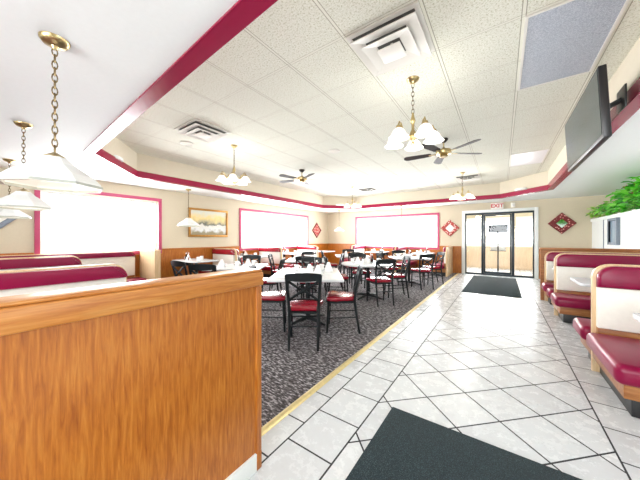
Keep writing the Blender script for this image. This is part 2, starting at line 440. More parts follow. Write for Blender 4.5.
def ring(name, mat, d0, d1, z0, z1):
    A, B = offset(TR, d0), offset(TR, d1); m = MB(); b = m.b; n = len(TR)
    v = [[b.verts.new((x, y, z)) for x, y in L] for L, z in ((A, z0), (B, z0), (B, z1), (A, z1))]
    for k in range(4):
        for i in range(n): b.faces.new((v[k][i], v[k][(i + 1) % n], v[(k + 1) % 4][(i + 1) % n], v[(k + 1) % 4][i]))
    return struct(m.done(name, mat, smooth=False))
ring('wall_tray', 'tray_wall', 0.0, .06, ZS + .02, ZC + .01)
ring('trim_2', 'maroon_trim', -.008, .11, ZS - .012, ZS + .0)
ring('trim_3', 'maroon_trim', -.012, .0, ZS + .0, ZS + .115)

# wainscots
k = 4
def wains(axis, pos, inward, spans):
    global k
    for (a0, a1, h) in spans:
        m = MB(); lo, hi = sorted((pos, pos + .025 * inward)); l2, h2 = sorted((pos, pos + .045 * inward))
        if axis == 'x':
            m.box((lo, a0, 0), (hi, a1, h - .03)); m.box((l2, a0, h - .03), (h2, a1, h), .006)
        else:
            m.box((a0, lo, 0), (a1, hi, h - .03)); m.box((a0, l2, h - .03), (a1, h2, h), .006)
        struct(m.done('trim_%d' % k, 'oak', smooth=False)); k += 1
wains('x', XL, 1, [(YN, .85, 1.03), (.85, 3.045, .91), (3.05, 5.42, 1.03), (5.42, 9.14, .87), (9.14, YB, 1.03)])
wains('y', YB, -1, [(XL, -5.57, 1.03), (-5.57, -1.96, .85), (-1.96, -1.22, 1.0), (.97, 2.1, 1.0)])

# half wall with planter ledge on the right
struct(MB().box((HX, 1.2, 0), (HX + .34, YB, HT - .05)).done('wall_half', 'white_paint', smooth=False))
struct(MB().box((HX - .03, 1.17, HT - .05), (HX + .08, YB, HT + .03), .006).box((HX + .26, 1.17, HT - .05), (HX + .37, YB, HT + .03), .006)
       .box((HX + .05, 1.17, HT - .05), (HX + .3, YB, HT - .03)).done('trim_%d' % k, 'white_paint', smooth=False)); k += 1
struct(MB().box((HX - .012, 9.66, 0), (HX, 9.69, HT - .05)).done('trim_%d' % k, 'sign_grey', smooth=False)); k += 1
t = thing('wall_mirror', 'small upright mirror in a grey frame on the white half wall below the plants', 'mirror', (HX, 8.85, 1.45))
MB().box((-.06, -.31, -.31), (-.001, -.25, .31), .006).box((-.06, .25, -.31), (-.001, .31, .31), .006).box((-.06, -.25, .25), (-.001, .25, .31), .006).box((-.06, -.25, -.31), (-.001, .25, -.25), .006).done('frame', 'sign_grey', t)
MB().box((-.02, -.25, -.25), (-.004, .25, .25)).done('glass', 'mirror_reflection_blue', t, smooth=False)

# ------------------------------------------------------------------ entrance door and vestibule
def entrance():
    d = struct(bpy.data.objects.new('door_1', None)); COL.objects.link(d)
    x0, x1, z1 = DR[0], DR[1], DR[3]
    MB().box((x0 - .1, YB - .03, 0), (x0, YB - .002, z1 + .1), .005).box((x1, YB - .03, 0), (x1 + .1, YB - .002, z1 + .1), .005).box((x0, YB - .03, z1), (x1, YB - .002, z1 + .1), .005).done('door_casing', 'white_paint', d)
    m = MB(); y0, y1 = YB + .02, YB + .12
    xs = [x0, -.54, .28, x1]
    for (p0, p1, q0, q1) in ((x0, x1, z1 - .06, z1), (x0, x1, 0, .05), (x0, x0 + .035, .05, z1 - .06), (x1 - .035, x1, .05, z1 - .06), (-.60, -.53, .05, z1 - .06), (.27, .34, .05, z1 - .06)):
        m.box((p0, y0, q0), (p1, y1, q1), .004)
    m.done('door_frame', 'door_metal', d)
    for (p0, p1) in ((x0 + .035, -.60), (.34, x1 - .035)):
        MB().box((p0 + .002, YB + .065, .05), (p1 - .002, YB + .073, z1 - .06)).done('side_pane', 'glass', d, smooth=False)
    a0, a1 = -.525, .265
    lf = MB()
    for (p0, p1, q0, q1) in ((a0, a0 + .045, .06, z1 - .07), (a1 - .045, a1, .06, z1 - .07), (a0 + .045, a1 - .045, z1 - .11, z1 - .07), (a0 + .045, a1 - .045, .06, .13)):
        lf.box((p0, YB + .03, q0), (p1, YB + .08, q1), .004)
    lf = lf.done('door_leaf', 'door_metal', d)
    MB().box((a0 + .045, YB + .052, .13), (a1 - .045, YB + .06, z1 - .11)).done('door_pane', 'glass', lf, smooth=False)
    MB().tube([(-.47, YB + .025, .95), (-.47, YB - .03, .98), (-.47, YB - .03, 1.28), (-.47, YB + .025, 1.31)], .012).done('door_handle', 'chrome', lf)
    MB().box((a0 + .05, YB - .035, z1 - .13), (a0 + .35, YB + .02, z1 - .08), .008).done('door_closer', 'door_metal', d)
entrance()
VX0, VX1, VY = -2.0, 1.6, 13.4
struct(MB().box((VX0, YB, -.1), (VX1, VY, 0)).done('floor.001', 'tile', smooth=False))
VW = [(-1.45, -.75, 1.0, 2.1), (-.5, .3, 1.0, 2.1), (.55, 1.3, 1.0, 2.1)]
struct(wall_with_holes('y', VY, .12, VX0, VX1, 0, 2.6, VW).done('wall_vestibule', 'wall', smooth=False))
struct(wall_with_holes('x', VX0, -.12, YB + .2, VY + .12, 0, 2.6, [(11.3, 13.0, .95, 2.1)]).done('wall_vestibule_left', 'wall', smooth=False))
struct(wall_with_holes('x', VX1, .12, YB + .2, VY + .12, 0, 2.6, [(11.3, 13.0, .95, 2.1)]).done('wall_vestibule_right', 'wall', smooth=False))
struct(MB().box((VX0 - .12, YB + .2, 2.6), (VX1 + .12, VY + .12, 2.7)).done('ceiling_vestibule', 'white_paint', smooth=False))
for i, w in enumerate(VW): window(9 + i, 'y', VY, *w, [], -1, False)
struct(MB().box((VX0, VY - .03, 0), (VX1, VY, .92)).box((VX0, VY - .05, .89), (VX1, VY, .93), .006).done('trim_%d' % k, 'oak_glare', smooth=False)); k += 1
struct(MB().box((VX0, YB + .2, 0), (VX0 + .03, VY - .03, .92)).box((VX1 - .03, YB + .2, 0), (VX1, VY - .03, .92)).done('trim_%d' % k, 'oak_glare', smooth=False)); k += 1
struct(MB().box((-60, -60, -.35), (60, 60, -.25)).done('ground', 'asphalt', smooth=False))

t = thing('sign_stand', 'slim pole stand with grey sign board seen through the glass entrance door', 'sign stand', (-.12, 11.6, 0))
MB().lathe([(.18, 0), (.18, .02), (.05, .05), (.02, .07)]).done('base', 'door_metal', t)
MB().tube([(0, 0, .05), (0, 0, 1.72)], .024).done('pole', 'plastic_black', t)
MB().box((-.3, -.03, 1.5), (.3, .0, 1.78), .01).done('sign_board', 'sign_slate', t)
MB().box((-.25, -.14, .82), (.25, .06, .84), .006).done('tray', 'door_metal', t)
for sx in (-.13, .13): MB().box((sx - .1, -.12, .84), (sx + .1, .04, 1.0), .015).done('leaflet_box', 'china', t)

# exit sign, emergency beacon
t = thing('exit_sign', 'white EXIT sign with red letters above the glass entrance door', 'sign', (-.14, YB - .002, 2.4))
MB().box((-.18, -.05, -.1), (.18, 0, .1), .008).done('housing', 'green_letter', t)
cu = bpy.data.curves.new('exit_text', 'FONT'); cu.body = 'EXIT'; cu.size = .175; cu.align_x = 'CENTER'; cu.align_y = 'CENTER'; cu.extrude = .003; cu.offset = .004
to = bpy.data.objects.new('exit_text', cu); COL.objects.link(to)
bpy.context.view_layer.update()
me = bpy.data.meshes.new_from_object(to.evaluated_get(bpy.context.evaluated_depsgraph_get()))
bpy.data.objects.remove(to); bpy.data.curves.remove(cu)
me.materials.clear(); me.materials.append(M['red_letter'])
lt = bpy.data.objects.new('lettering', me); COL.objects.link(lt); lt.parent = t; lt.location = (0, -.053, 0); lt.rotation_euler = (pi / 2, 0, 0)
t = thing('emergency_beacon', 'small round cream emergency beacon on the wall right of the EXIT sign', 'alarm', (.3, YB - .002, 2.4))
MB().box((-.06, -.03, -.08), (.06, 0, .08), .015).done('housing', 'cream_vinyl', t)
MB().lathe([(.035, 0), (.035, .015), (.02, .03), (0, .034)], (0, -.03, 0), 16, Matrix.Rotation(pi / 2, 3, 'X')).done('lens', 'china', t)

# ------------------------------------------------------------------ floor mats
tag(MB().box((-.685, .15, .0), (.62, 1.935, .012), .006).done('floor_mat', 'mat'), 'dark green ribbed floor mat in the foreground beside the wooden partition', 'floor mat', 'dark green floor mats')
tag(MB().box((-.80, 7.06, .0), (.36, 10.3, .012), .006).done('floor_mat', 'mat'), 'dark green runner mat leading to the glass entrance door', 'floor mat', 'dark green floor mats')

# ------------------------------------------------------------------ foreground partition
t = thing('wooden_partition', 'waist-high oak partition wall beside the carpet in the foreground', 'partition', (-1.2, -1.2, 0))
L = 2.2
MB().box((-.02, 0, .1), (.075, L - .005, 1.03)).done('panel', 'oak', t, smooth=False)
MB().box((-.03, -.02, 1.033), (.095, L + .012, 1.108), .006).done('rail', 'oak_y', t)
MB().box((-.04, -.02, 1.108), (.085, L + .012, 1.122), .006).done('cap', 'oak_y', t)
MB().box((.0, L - .03, .1), (.085, L + .008, 1.03), .006).done('corner_strip', 'oak', t)
MB().box((-.03, 0, 0), (.088, L - .03, .1), .004).done('baseboard', 'white_paint', t)
MB().box((.0, L - .03, 0), (.085, L + .008, .1), .004).done('corner_block', 'oak', t)

# ------------------------------------------------------------------ booths
def booth(name, label, loc, rotz, L, sides, H=1.05, seat=.40, group=None, red=False, depth=(.55, .55), rz=.83):
    """local x from the aisle end (0) inwards, back plate in the plane y=0; sides of -1/+1 face that y"""
    t = thing(name, label, 'booth bench', loc, rotz, group)
    v = 'vinyl_red' if red else 'vinyl'
    r = .13; th = .024
    out = [(0, 0), (L, 0), (L, H)] + [(x, z) for x, z in arc(r, H - r, r, 90, 180, 6)]
    MB().prism(out, -th, th, 'y', .006).done('end_frame', 'oak_light', t)
    for s in sides:
        dp = depth[0 if s < 0 else 1]
        def bx(m, x0, x1, y0, y1, z0, z1, bev=.004):
            a, b = sorted((y0 * s, y1 * s)); m.box((x0, a, z0), (x1, b, z1), bev, seg=4)
        # rolled top pad: rounded corner outline pushed out of the plate
        q = .12; z0, z1 = rz, H - .014
        o = [(.022, z0), (L - .01, z0), (L - .01, z1)] + arc(.022 + q, z1 - q, q, 90, 180, 6)
        a, b = sorted((.02 * s, .11 * s)); MB().prism(o, a, b, 'y', .03).done('top_roll', v, t)
        m = MB(); bx(m, .025, L - .01, .02, .08, .44, rz + .002, .012); m.done('back_pad', 'cream_vinyl', t)
        m = MB(); bx(m, .03, L - .01, .02, .075, .33, .44); m.done('wood_rail', 'oak_x', t)
        m = MB(); bx(m, -.06, L - .02, .075, dp, seat - .15, seat, .05); m.done('seat_cushion', v, t)
        m = MB(); bx(m, .0, L - .02, .03, dp - .07, .14, seat - .14); m.done('seat_base', 'oak_x', t)
        m = MB(); bx(m, .05, L - .02, .03, dp - .12, .0, .14); m.done('toe_kick', 'black', t)
    return t
RX = .72; RL = HX - RX
booth('booth_bench', 'double-sided maroon and cream booth bench nearest on the right', (RX, 3.62, 0), 0, RL, (-1, 1), group='booths along the white half wall', depth=(.9, .5))
booth('booth_bench', 'double-sided maroon and cream booth bench second along the right wall', (RX, 5.85, 0), 0, RL, (-1, 1), group='booths along the white half wall', depth=(.57, .4))
b3 = booth('booth_bench', 'maroon and cream booth bench against the oak screen near the entrance', (RX, 7.05, 0), 0, RL, (-1,), H=1.03, group='booths along the white half wall', depth=(.46, .46))
t = thing('oak_screen', 'oak panel screen behind the last booth bench on the right', 'partition', (.66, 7.09, 0))
MB().box((0, 0, 0), (HX - .67, .05, 1.06)).done('panel', 'oak_x', t, smooth=False)
MB().box((-.01, -.01, 1.06), (HX - .67, .07, 1.10), .006).done('cap', 'oak_x', t)
# tables on the right
def booth_table(label, loc, rotz, L, w, group):
    t = thing('booth_table', label, 'table', loc, rotz, group)
    MB().prism([(L, -w / 2), (L, w / 2)] + arc(.06, w / 2 - .06, .06, 90, 180, 5) + arc(.06, -w / 2 + .06, .06, 180, 270, 5), .70, .735, 'z', .004).done('tabletop', 'laminate', t)
    MB().box((L - .02, -w / 2 + .1, .55), (L, w / 2 - .1, .70)).done('wall_bracket', 'frame_metal', t)
    MB().lathe([(.04, .02), (.035, .1), (.035, .64), (.12, .70)], (L * .45, 0, 0), 16).done('column', 'frame_metal', t)
    MB().box((L * .45 - .28, -.03, 0), (L * .45 + .28, .03, .05), .012).box((L * .45 - .03, -.1, 0), (L * .45 + .03, .1, .05), .012).done('foot', 'frame_metal', t)
    return t
booth_table('white booth table nearest on the right, cut by the frame edge', (.80, 2.62, 0), 0, HX - .81, .72, 'right booth tables')
booth_table('white booth table between the first and second right-hand benches', (.80, 4.83, 0), 0, HX - .81, .68, 'right booth tables')
booth_table('white booth table in front of the oak screen', (.80, 6.5, 0), 0, HX - .81, .5, 'right booth tables')

# left booths that run along y (behind the partition)
R90 = -pi / 2
booth('booth_bench', 'maroon-topped booth bench directly behind the wooden partition', (-3.1, 1.0, 0), R90, 3.4, (-1, 1), H=1.05, rz=.92, group='booths behind the partition')
booth('booth_bench', 'second maroon-topped booth bench behind the wooden partition', (-5.05, 1.08, 0), R90, 3.4, (-1, 1), H=1.05, rz=.92, group='booths behind the partition')
booth('booth_bench', 'maroon booth bench along the left wall beneath the first window', (-7.03, 2.44, 0), R90, 4.6, (1,), H=1.0, rz=.88, group='booths behind the partition')
booth('booth_bench', 'booth bench fixed to the back of the wooden partition', (-1.255, .85, 0), R90, 2.0, (-1,), H=1.0, rz=.88, group='booths behind the partition')
t = thing('oak_end_panel', 'pale oak end panel standing right of the first left window', 'partition', (XL + .05, 2.545, 0))
MB().box((0, 0, 0), (.8, .12, 1.01)).done('panel', 'oak_light', t, smooth=False)
MB().box((0, -.01, 1.01), (.81, .13, 1.03), .006).done('cap', 'oak_light', t)

# left wall booths by the second window, back wall booths
for (y, lab) in ((4.5, 'red-topped booth bench below the framed landscape painting'), (6.3, 'red-topped booth bench below the middle of the second left window'), (8.35, 'red-topped booth bench below the far end of the second left window')):
    booth('booth_bench', lab, (-6.0, y, 0), pi, 1.03, (-1, 1), H=1.0, red=True, group='booths along the left wall')
for (x, lab) in ((-5.15, 'cream booth bench at the left end of the back window'), (-3.3, 'cream booth bench below the middle of the back window')):
    booth('booth_bench', lab, (x, 9.6, 0), pi / 2, 1.1, (-1, 1), H=1.0, group='booths along the back wall')
booth('booth_bench', 'booth bench with oak back left of the entrance door', (-1.52, 9.5, 0), pi / 2, 1.2, (1,), H=1.0, group='booths along the back wall')
for (y, lab) in ((3.6, 'wall table below the framed landscape painting'), (5.4, 'wall table at the near end of the second left window'), (7.32, 'wall table below the centre of the second left window'), (9.3, 'wall table below the diamond plaque in the far corner')):
    booth_table('white ' + lab, (-5.95, y, 0), pi, 1.08, .66, 'left wall tables')
for (x, lab) in ((-4.22, 'left half of the back window'), (-2.42, 'right half of the back window')):
    booth_table('white wall table below the ' + lab, (x, 9.6, 0), pi / 2, 1.1, .66, 'back wall tables')

# ------------------------------------------------------------------ dining chairs
def make_chair():
    t = thing('dining_chair', '', 'chair', group='black cross-back dining chairs')
    sw = .2
    MB().prism([(-.15, -.19), (.15, -.19)] + arc(.16, .13, .07, 0, 80, 4) + arc(-.16, .13, .07, 100, 180, 4), .435, .495, 'z', .022).done('seat', 'vinyl_red', t)
    MB().prism([(-.165, -.2), (.165, -.2), (.21, .14), (.15, .2), (-.15, .2), (-.21, .14)], .41, .437, 'z').done('seat_frame', 'frame_metal', t)
    for s in (-1, 1):
        MB().tube([(s * .165, -.255, 0), (s * .17, -.215, .25), (s * .17, -.19, .44), (s * .178, -.2, .58), (s * .19, -.235, .74), (s * .198, -.268, .87)], [.015, .018, .019, .019, .019, .018], 8).done('rear_leg', 'frame_metal', t)
        MB().tube([(s * .185, .185, 0), (s * .175, .165, .42)], [.014, .018], 8).done('front_leg', 'frame_metal', t)
        MB().tube([(s * .182, .18, .2), (s * .168, -.225, .22)], .009, 6).done('side_stretcher', 'frame_metal', t)
    MB().tube([(-.18, .17, .27), (.18, .17, .27)], .009, 6).done('front_stretcher', 'frame_metal', t)
    MB().tube([(-.168, -.215, .27), (.168, -.215, .27)], .009, 6).done('back_stretcher', 'frame_metal', t)
    # curved crest rail
    m = MB(); b = m.b; rows = []
    n = 10
    for i in range(n + 1):
        u = -1 + 2 * i / n; x = u * .205; y = -.262 - .035 * (1 - u * u); top = .885 + .018 * (1 - u * u) ; bot = .80 + .012 * (u * u)
        rows.append([b.verts.new(p) for p in ((x, y - .011, bot), (x, y + .011, bot), (x, y + .011 - .012, top), (x, y - .011 - .012, top))])
    for A, B in zip(rows, rows[1:]):
        for j in range(4): b.faces.new((A[j], A[(j + 1) % 4], B[(j + 1) % 4], B[j]))
    b.faces.new(rows[0]); b.faces.new(rows[-1][::-1])
    m.done('crest_rail', 'frame_metal', t)
    for s in (-1, 1):
        MB().tube([(-s * .182, -.208, .56), (-s * .09, -.235, .635), (0, -.25 - .006 * s, .69), (s * .09, -.262, .745), (s * .188, -.258, .81)], .016, 6).done('cross_bar', 'frame_metal', t)
    MB().tube([(-.178, -.2, .565), (-.09, -.222, .585), (0, -.228, .59), (.09, -.222, .585), (.178, -.2, .565)], .010, 6).done('lower_rail', 'frame_metal', t)
    MB().lathe([(.028, -.008), (.032, 0), (.028, .008)], (0, -.25, .69), 12, Matrix.Rotation(pi / 2, 3, 'X')).done('cross_boss', 'frame_metal', t)
    return t
chair0 = make_chair(); used = [False]
def chair(xc, zc, ang, label):
    """ang: facing direction in the camera frame, 0 = away from the camera, 90 = facing right"""
    x, y = W(xc, zc); rz = TH - radians(ang)
    if not used[0]:
        used[0] = True; chair0.location = (x, y, .004); chair0.rotation_euler.z = rz; chair0['label'] = label; return chair0
    return dup(chair0, (x, y, .004), rz, label)

# ------------------------------------------------------------------ dining tables
def pedestal(t, r=.3):
    MB().lathe([(.05, .03), (.045, .06), (.038, .1), (.038, .66), (.06, .68), (.16, .70), (.16, .712)], (0, 0, 0), 16).done('column', 'frame_metal', t)
    for a in range(4):
        an = a * pi / 2 + pi / 4
        MB().tube([(0, 0, .055), (r * .5 * cos(an), r * .5 * sin(an), .045), (r * cos(an), r * sin(an), .016)], [.03, .026, .016], 8).done('foot', 'frame_metal', t)
def square_table(xc, zc, w, d, label, ang=0):
    x, y = W(xc, zc); t = thing('dining_table', label, 'table', (x, y, .004), TH + ang, 'dining tables on the carpet')
    MB().box((-w / 2, -d / 2, .712), (w / 2, d / 2, .748), .012).done('tabletop', 'laminate', t)
    pedestal(t, .36); return t
def round_table(xc, zc, r, label):
    x, y = W(xc, zc); t = thing('dining_table', label, 'table', (x, y, .004), TH, 'dining tables on the carpet')
    MB().lathe([(0, .712), (r - .01, .712), (r, .72), (r, .742), (r - .008, .748), (0, .748)], (0, 0, 0), 40).done('tabletop', 'laminate', t)
    pedestal(t, .36); return t

# ------------------------------------------------------------------ tabletop items (prototypes made once, copied)
def mk_mug():
    t = thing('coffee_mug', '', 'mug')
    MB().lathe([(.001, .004), (.032, .0), (.036, .004), (.041, .05), (.042, .095), (.038, .095), (.036, .05), (.03, .01), (.001, .008)], (0, 0, 0), 20).done('cup', 'china', t)
    MB().tube([(.038, 0, .078), (.062, 0, .074), (.07, 0, .05), (.06, 0, .028), (.036, 0, .022)], .006, 6).done('handle', 'china', t)
    return t
def mk_napkin():
    m = MB(); b = m.b
    for s in (-1, 1):
        v = [b.verts.new(p) for p in ((-.07, s * .05, 0), (.07, s * .05, 0), (.02, 0, .15), (-.02, 0, .15), (-.07, s * .044, 0), (.07, s * .044, 0), (.02, -s * .004, .148), (-.02, -s * .004, .148))]
        for f in ((0, 1, 2, 3), (4, 7, 6, 5), (0, 4, 5, 1), (1, 5, 6, 2), (2, 6, 7, 3), (3, 7, 4, 0)): b.faces.new([v[i] for i in f])
    return m.done('folded_napkin', 'paper', smooth=False)
def mk_caddy():
    t = thing('condiment_caddy', '', 'condiment caddy')
    MB().box((-.09, -.06, 0), (.09, .06, .012), .004).tube([(-.088, -.058, .05), (.088, -.058, .05), (.088, .058, .05), (-.088, .058, .05), (-.088, -.058, .05)], .004, 6).done('rack', 'frame_metal', t)
    MB().tube([(0, 0, .01), (0, 0, .2), (0, .02, .215)], .004, 6).done('rack_handle', 'chrome', t)
    MB().box((-.075, -.045, .012), (-.012, .045, .075), .004).done('sugar_packet_bundle', 'paper', t)
    for (x, y, mt) in ((.035, .03, 'ketchup'), (.035, -.03, 'sauce')):
        bt = MB().lathe([(.02, .012), (.024, .02), (.024, .1), (.011, .135), (.011, .155)], (x, y, 0), 14).done('bottle', mt, t)
        MB().lathe([(.013, .155), (.013, .175), (.008, .18)], (x, y, 0), 12).done('cap', 'china', bt)
    return t
def mk_shaker():
    t = thing('salt_shaker', '', 'shaker')
    MB().lathe([(.02, 0), (.022, .01), (.018, .06)], (0, 0, 0), 12).done('jar', 'china', t)
    MB().lathe([(.019, .06), (.019, .075), (.012, .085), (0, .087)], (0, 0, 0), 12).done('lid', 'chrome', t)
    return t
def mk_placemat():
    return MB().prism([(-.19, -.13), (.19, -.13), (.19, .13), (-.19, .13)], 0, .0025, 'z').done('paper_placemat', 'paper', smooth=False)
protos = {'mug': (mk_mug, 'mug'), 'napkin': (mk_napkin, 'napkin'), 'caddy': (mk_caddy, 'condiment caddy'), 'shaker': (mk_shaker, 'shaker'), 'mat': (mk_placemat, 'placemat')}
made = {}
def item(kind, x, y, z, rz, label, group=None):
    if kind not in made:
        o = protos[kind][0](); made[kind] = o
    else: o = dup(made[kind])
    o.location = (x, y, z); o.rotation_euler.z = rz; o['label'] = label; o['category'] = protos[kind][1]
    g = group or {'mug': 'white mugs on the tables', 'napkin': 'white napkins on the tables', 'caddy': 'condiment caddies', 'shaker': 'salt shakers', 'mat': 'paper placemats'}[kind]
    o['group'] = g
    return o
WORD = {'mug': 'white mug', 'napkin': 'folded napkin', 'caddy': 'dark condiment caddy', 'shaker': 'white shaker', 'mat': 'paper placemat'}
def dress(cx, cy, z, rz, spec, where):
    """spec: list of (kind, local dx, dy); same kinds are told apart left to right in view"""
    c, s = cos(rz), sin(rz); by = {}
    for (kd, dx, dy) in spec: by.setdefault(kd, []).append((cx + c * dx - s * dy, cy + s * dx + c * dy))
    for kd, ps in by.items():
        ps.sort(key=lambda p: pixel_x(*p))
        n = len(ps); names = {1: [''], 2: ['left of two, ', 'right of two, '], 3: ['leftmost of three, ', 'middle of three, ', 'rightmost of three, '], 4: ['leftmost of four, ', 'second from left of four, ', 'third from left of four, ', 'rightmost of four, ']}[n]
        for p, nm in zip(ps, names):
            zz = z + (.0025 if kd != 'mat' and False else 0)
            item(kd, p[0], p[1], zz, rz + random.uniform(-.4, .4) * (kd != 'mat'), '%s, %son the %s' % (WORD[kd], nm, where))
ZT = .748 + .004
def table_set(kind, xc, zc, w, d, tl, where, chairs, spec, ang=0):
    (round_table(xc, zc, w / 2, tl) if kind == 'round' else square_table(xc, zc, w, d, tl, ang))
    for (dx, dz, a, lab) in chairs: chair(xc + dx, zc + dz, a, lab)
    x, y = W(xc, zc); dress(x, y, ZT, TH + ang, spec, where)
CH = 'black red-seated chair '
table_set('sq', -.19, 4.05, 1.02, 1.34, 'large white rectangular dining table nearest the camera beside the partition', 'nearest rectangular table',
    [(-.0, -.84, 0, CH + 'at the near end of the front table, back to the viewer'), (-.5, -.33, 84, CH + 'left of the front table, beside the partition end'),
     (.49, -.36, -84, CH + 'right of the front table, facing left'), (.02, 1.0, 180, CH + 'at the far end of the front table')],
    [('napkin', .03, -.1), ('napkin', .16, -.25), ('napkin', .33, .2), ('mug', -.2, .3), ('mug', .22, .42), ('caddy', .1, .22), ('mat', -.28, -.35), ('mat', -.25, .4)])
table_set('round', 1.05, 5.65, 1.16, 0, 'round white dining table second along the carpet edge', 'round table by the tiles',
    [(.14, -.5, -14, CH + 'at the near side of the round table by the tiles'), (.62, .1, -88, CH + 'right of the round table, nearest the tiled aisle'),
     (-.66, -.1, 86, CH + 'left of the round table by the tiles'), (-.05, .72, 176, CH + 'behind the round table by the tiles')],
    [('napkin', -.25, -.2), ('napkin', .0, .1), ('mug', -.1, -.05), ('mug', .25, .1), ('mug', -.32, .12), ('caddy', .1, .25)])
table_set('sq', 2.52, 7.3, .95, .95, 'white square dining table third along the carpet edge', 'third table beside the tiles',
    [(.12, -.6, -10, CH + 'at the near side of the third carpet-edge table'), (-.6, -.12, 80, CH + 'left of the third carpet-edge table'),
     (.66, .05, -90, CH + 'right of the third carpet-edge table by the entrance'), (0, .72, 180, CH + 'behind the third carpet-edge table')],
    [('napkin', -.2, -.2), ('napkin', .2, -.15), ('mug', .05, .05), ('mug', -.25, .2), ('caddy', .1, .3)])
table_set('sq', -1.6, 5.05, 1.0, 1.0, 'white square dining table directly behind the partition end', 'table behind the partition end',
    [(-.20, -.84, 0, CH + 'at the near side of the table behind the partition'), (-.74, -.32, 32, CH + 'left of the table behind the partition'),
     (.6, .0, -90, CH + 'right of the table behind the partition'), (0, .74, 180, CH + 'on the far side of the table behind the partition')],
    [('napkin', -.25, -.2), ('napkin', .22, -.1), ('mug', .0, -.05), ('mug', .25, .2), ('caddy', -.05, .22), ('mat', .22, -.3)])
table_set('sq', -.33, 6.55, 1.0, 1.0, 'white square dining table behind the front rectangular table', 'table behind the front rectangular one',
    [(.02, -.62, 4, CH + 'near side of the table behind the front rectangular one'), (-.66, -.05, 90, CH + 'left of the table behind the front rectangular one'),
     (.64, .02, -92, CH + 'right of the table behind the front rectangular one'), (0, .7, 180, CH + 'far side of the table behind the front rectangular one')],
    [('napkin', -.2, -.2), ('napkin', .2, -.15), ('mug', .02, .0), ('mug', -.3, .1), ('caddy', .15, .2), ('shaker', -.1, -.3)])
table_set('sq', 1.0, 8.15, 1.0, 1.0, 'white square dining table behind the round table', 'table behind the round one',
    [(.0, -.66, 0, CH + 'near side of the table behind the round one'), (-.66, 0, 90, CH + 'left of the table behind the round one'),
     (.66, 0, -90, CH + 'right of the table behind the round one'), (0, .7, 180, CH + 'far side of the table behind the round one')],
    [('napkin', -.2, -.2), ('napkin', .2, -.1), ('mug', .0, .0), ('caddy', .2, .25)])
x_ = 0
for (y, w) in ((3.6, 'wall table below the landscape painting'), (5.4, 'wall table at the second left window'), (7.32, 'wall table, middle of second left window')):
    dress(-6.45, y, .735, 0, [('caddy', -.3, -.08), ('mug', .05, .12), ('napkin', -.1, -.15), ('mug', .28, -.1)], w)
for (x, w) in ((-4.22, 'wall table, back window left half'), (-2.42, 'wall table, back window right half')):
    dress(x, 10.1, .735, 0, [('caddy', .05, .35), ('mug', -.18, -.1), ('mug', .18, .05), ('napkin', .0, -.3)], w)

# ------------------------------------------------------------------ lamps
def chain_mb(z0, z1, pitch=.04, R=.0125, r=.0034):
    m = MB(); n = max(1, int(round((z1 - z0) / pitch))); p = (z1 - z0) / n
    for i in range(n):
        m.torus((0, 0, z0 + (i + .5) * p), R, r, Matrix.Rotation((i % 2) * pi / 2, 3, 'Z'), 10, 5, sz=p * .62 / R)
    return m
def pendant(label, x, y, zb, R, group, sides=8, links=True):
    t = thing('pendant_lamp', label, 'pendant lamp', (x, y, zb), 0, group)
    H = R * .76; top = ZS - zb
    MB().lathe([(.072, top), (.07, top - .012), (.055, top - .03), (.02, top - .042), (.012, top - .06)], (0, 0, 0), 24).done('canopy', 'brass', t)
    chain_mb(H + .03, top - .055).done('chain', 'chain', t)
    MB().lathe([(.012, H + .03), (.03, H + .018), (.052, H + .004), (.056, H - .012)], (0, 0, 0), 20).done('cap', 'brass', t)
    o = MB(); e = .005
    prof = [(.055, H), (R * .42, H * .74), (R * .8, H * .38), (R * .97, H * .15), (R, 0), (R - e, 0), (R * .97 - e, H * .15 - e), (R * .8 - e, H * .38 - e), (R * .42 - e, H * .74 - e), (.052, H - e * 2)]
    o.lathe(prof, (0, 0, 0), sides, Matrix.Rotation(radians(12), 3, 'Z'), close=True)
    sh = o.done('shade', 'opal', t, smooth=False)
    o = MB(); o.lathe([(R + .004, .012), (R + .006, -.004), (R - .012, -.004), (R - .010, .012)], (0, 0, 0), sides, Matrix.Rotation(radians(12), 3, 'Z'), close=True)
    o.done('rim', 'rim_grey', sh, smooth=False)
    MB().lathe([(.0, H - .13), (.02, H - .125), (.03, H - .1), (.014, H - .06), (.014, H - .02)], (0, 0, 0), 14).done('bulb', 'opal_lit', t)
    return t
pendant('large white octagonal pendant lamp nearest the camera, top left', -2.27, .36, 1.62, .236, 'pendants over the left booths')
pendant('white octagonal pendant lamp second from the camera along the left booths', -4.21, .43, 1.62, .236, 'pendants over the left booths')
pendant('white octagonal pendant lamp at the far left edge nearest the left wall', -6.32, .5, 1.62, .236, 'pendants over the left booths')
pendant('small white pendant lamp in front of the framed landscape painting', -6.45, 3.4, 1.60, .26, 'pendants over the window booths', 16)
pendant('small white pendant lamp in the far left corner', -5.85, 9.75, 1.60, .22, 'pendants over the window booths', 16)
pendant('small pendant lamp against the right half of the back window', -3.1, 9.75, 1.52, .2, 'pendants over the window booths', 16)

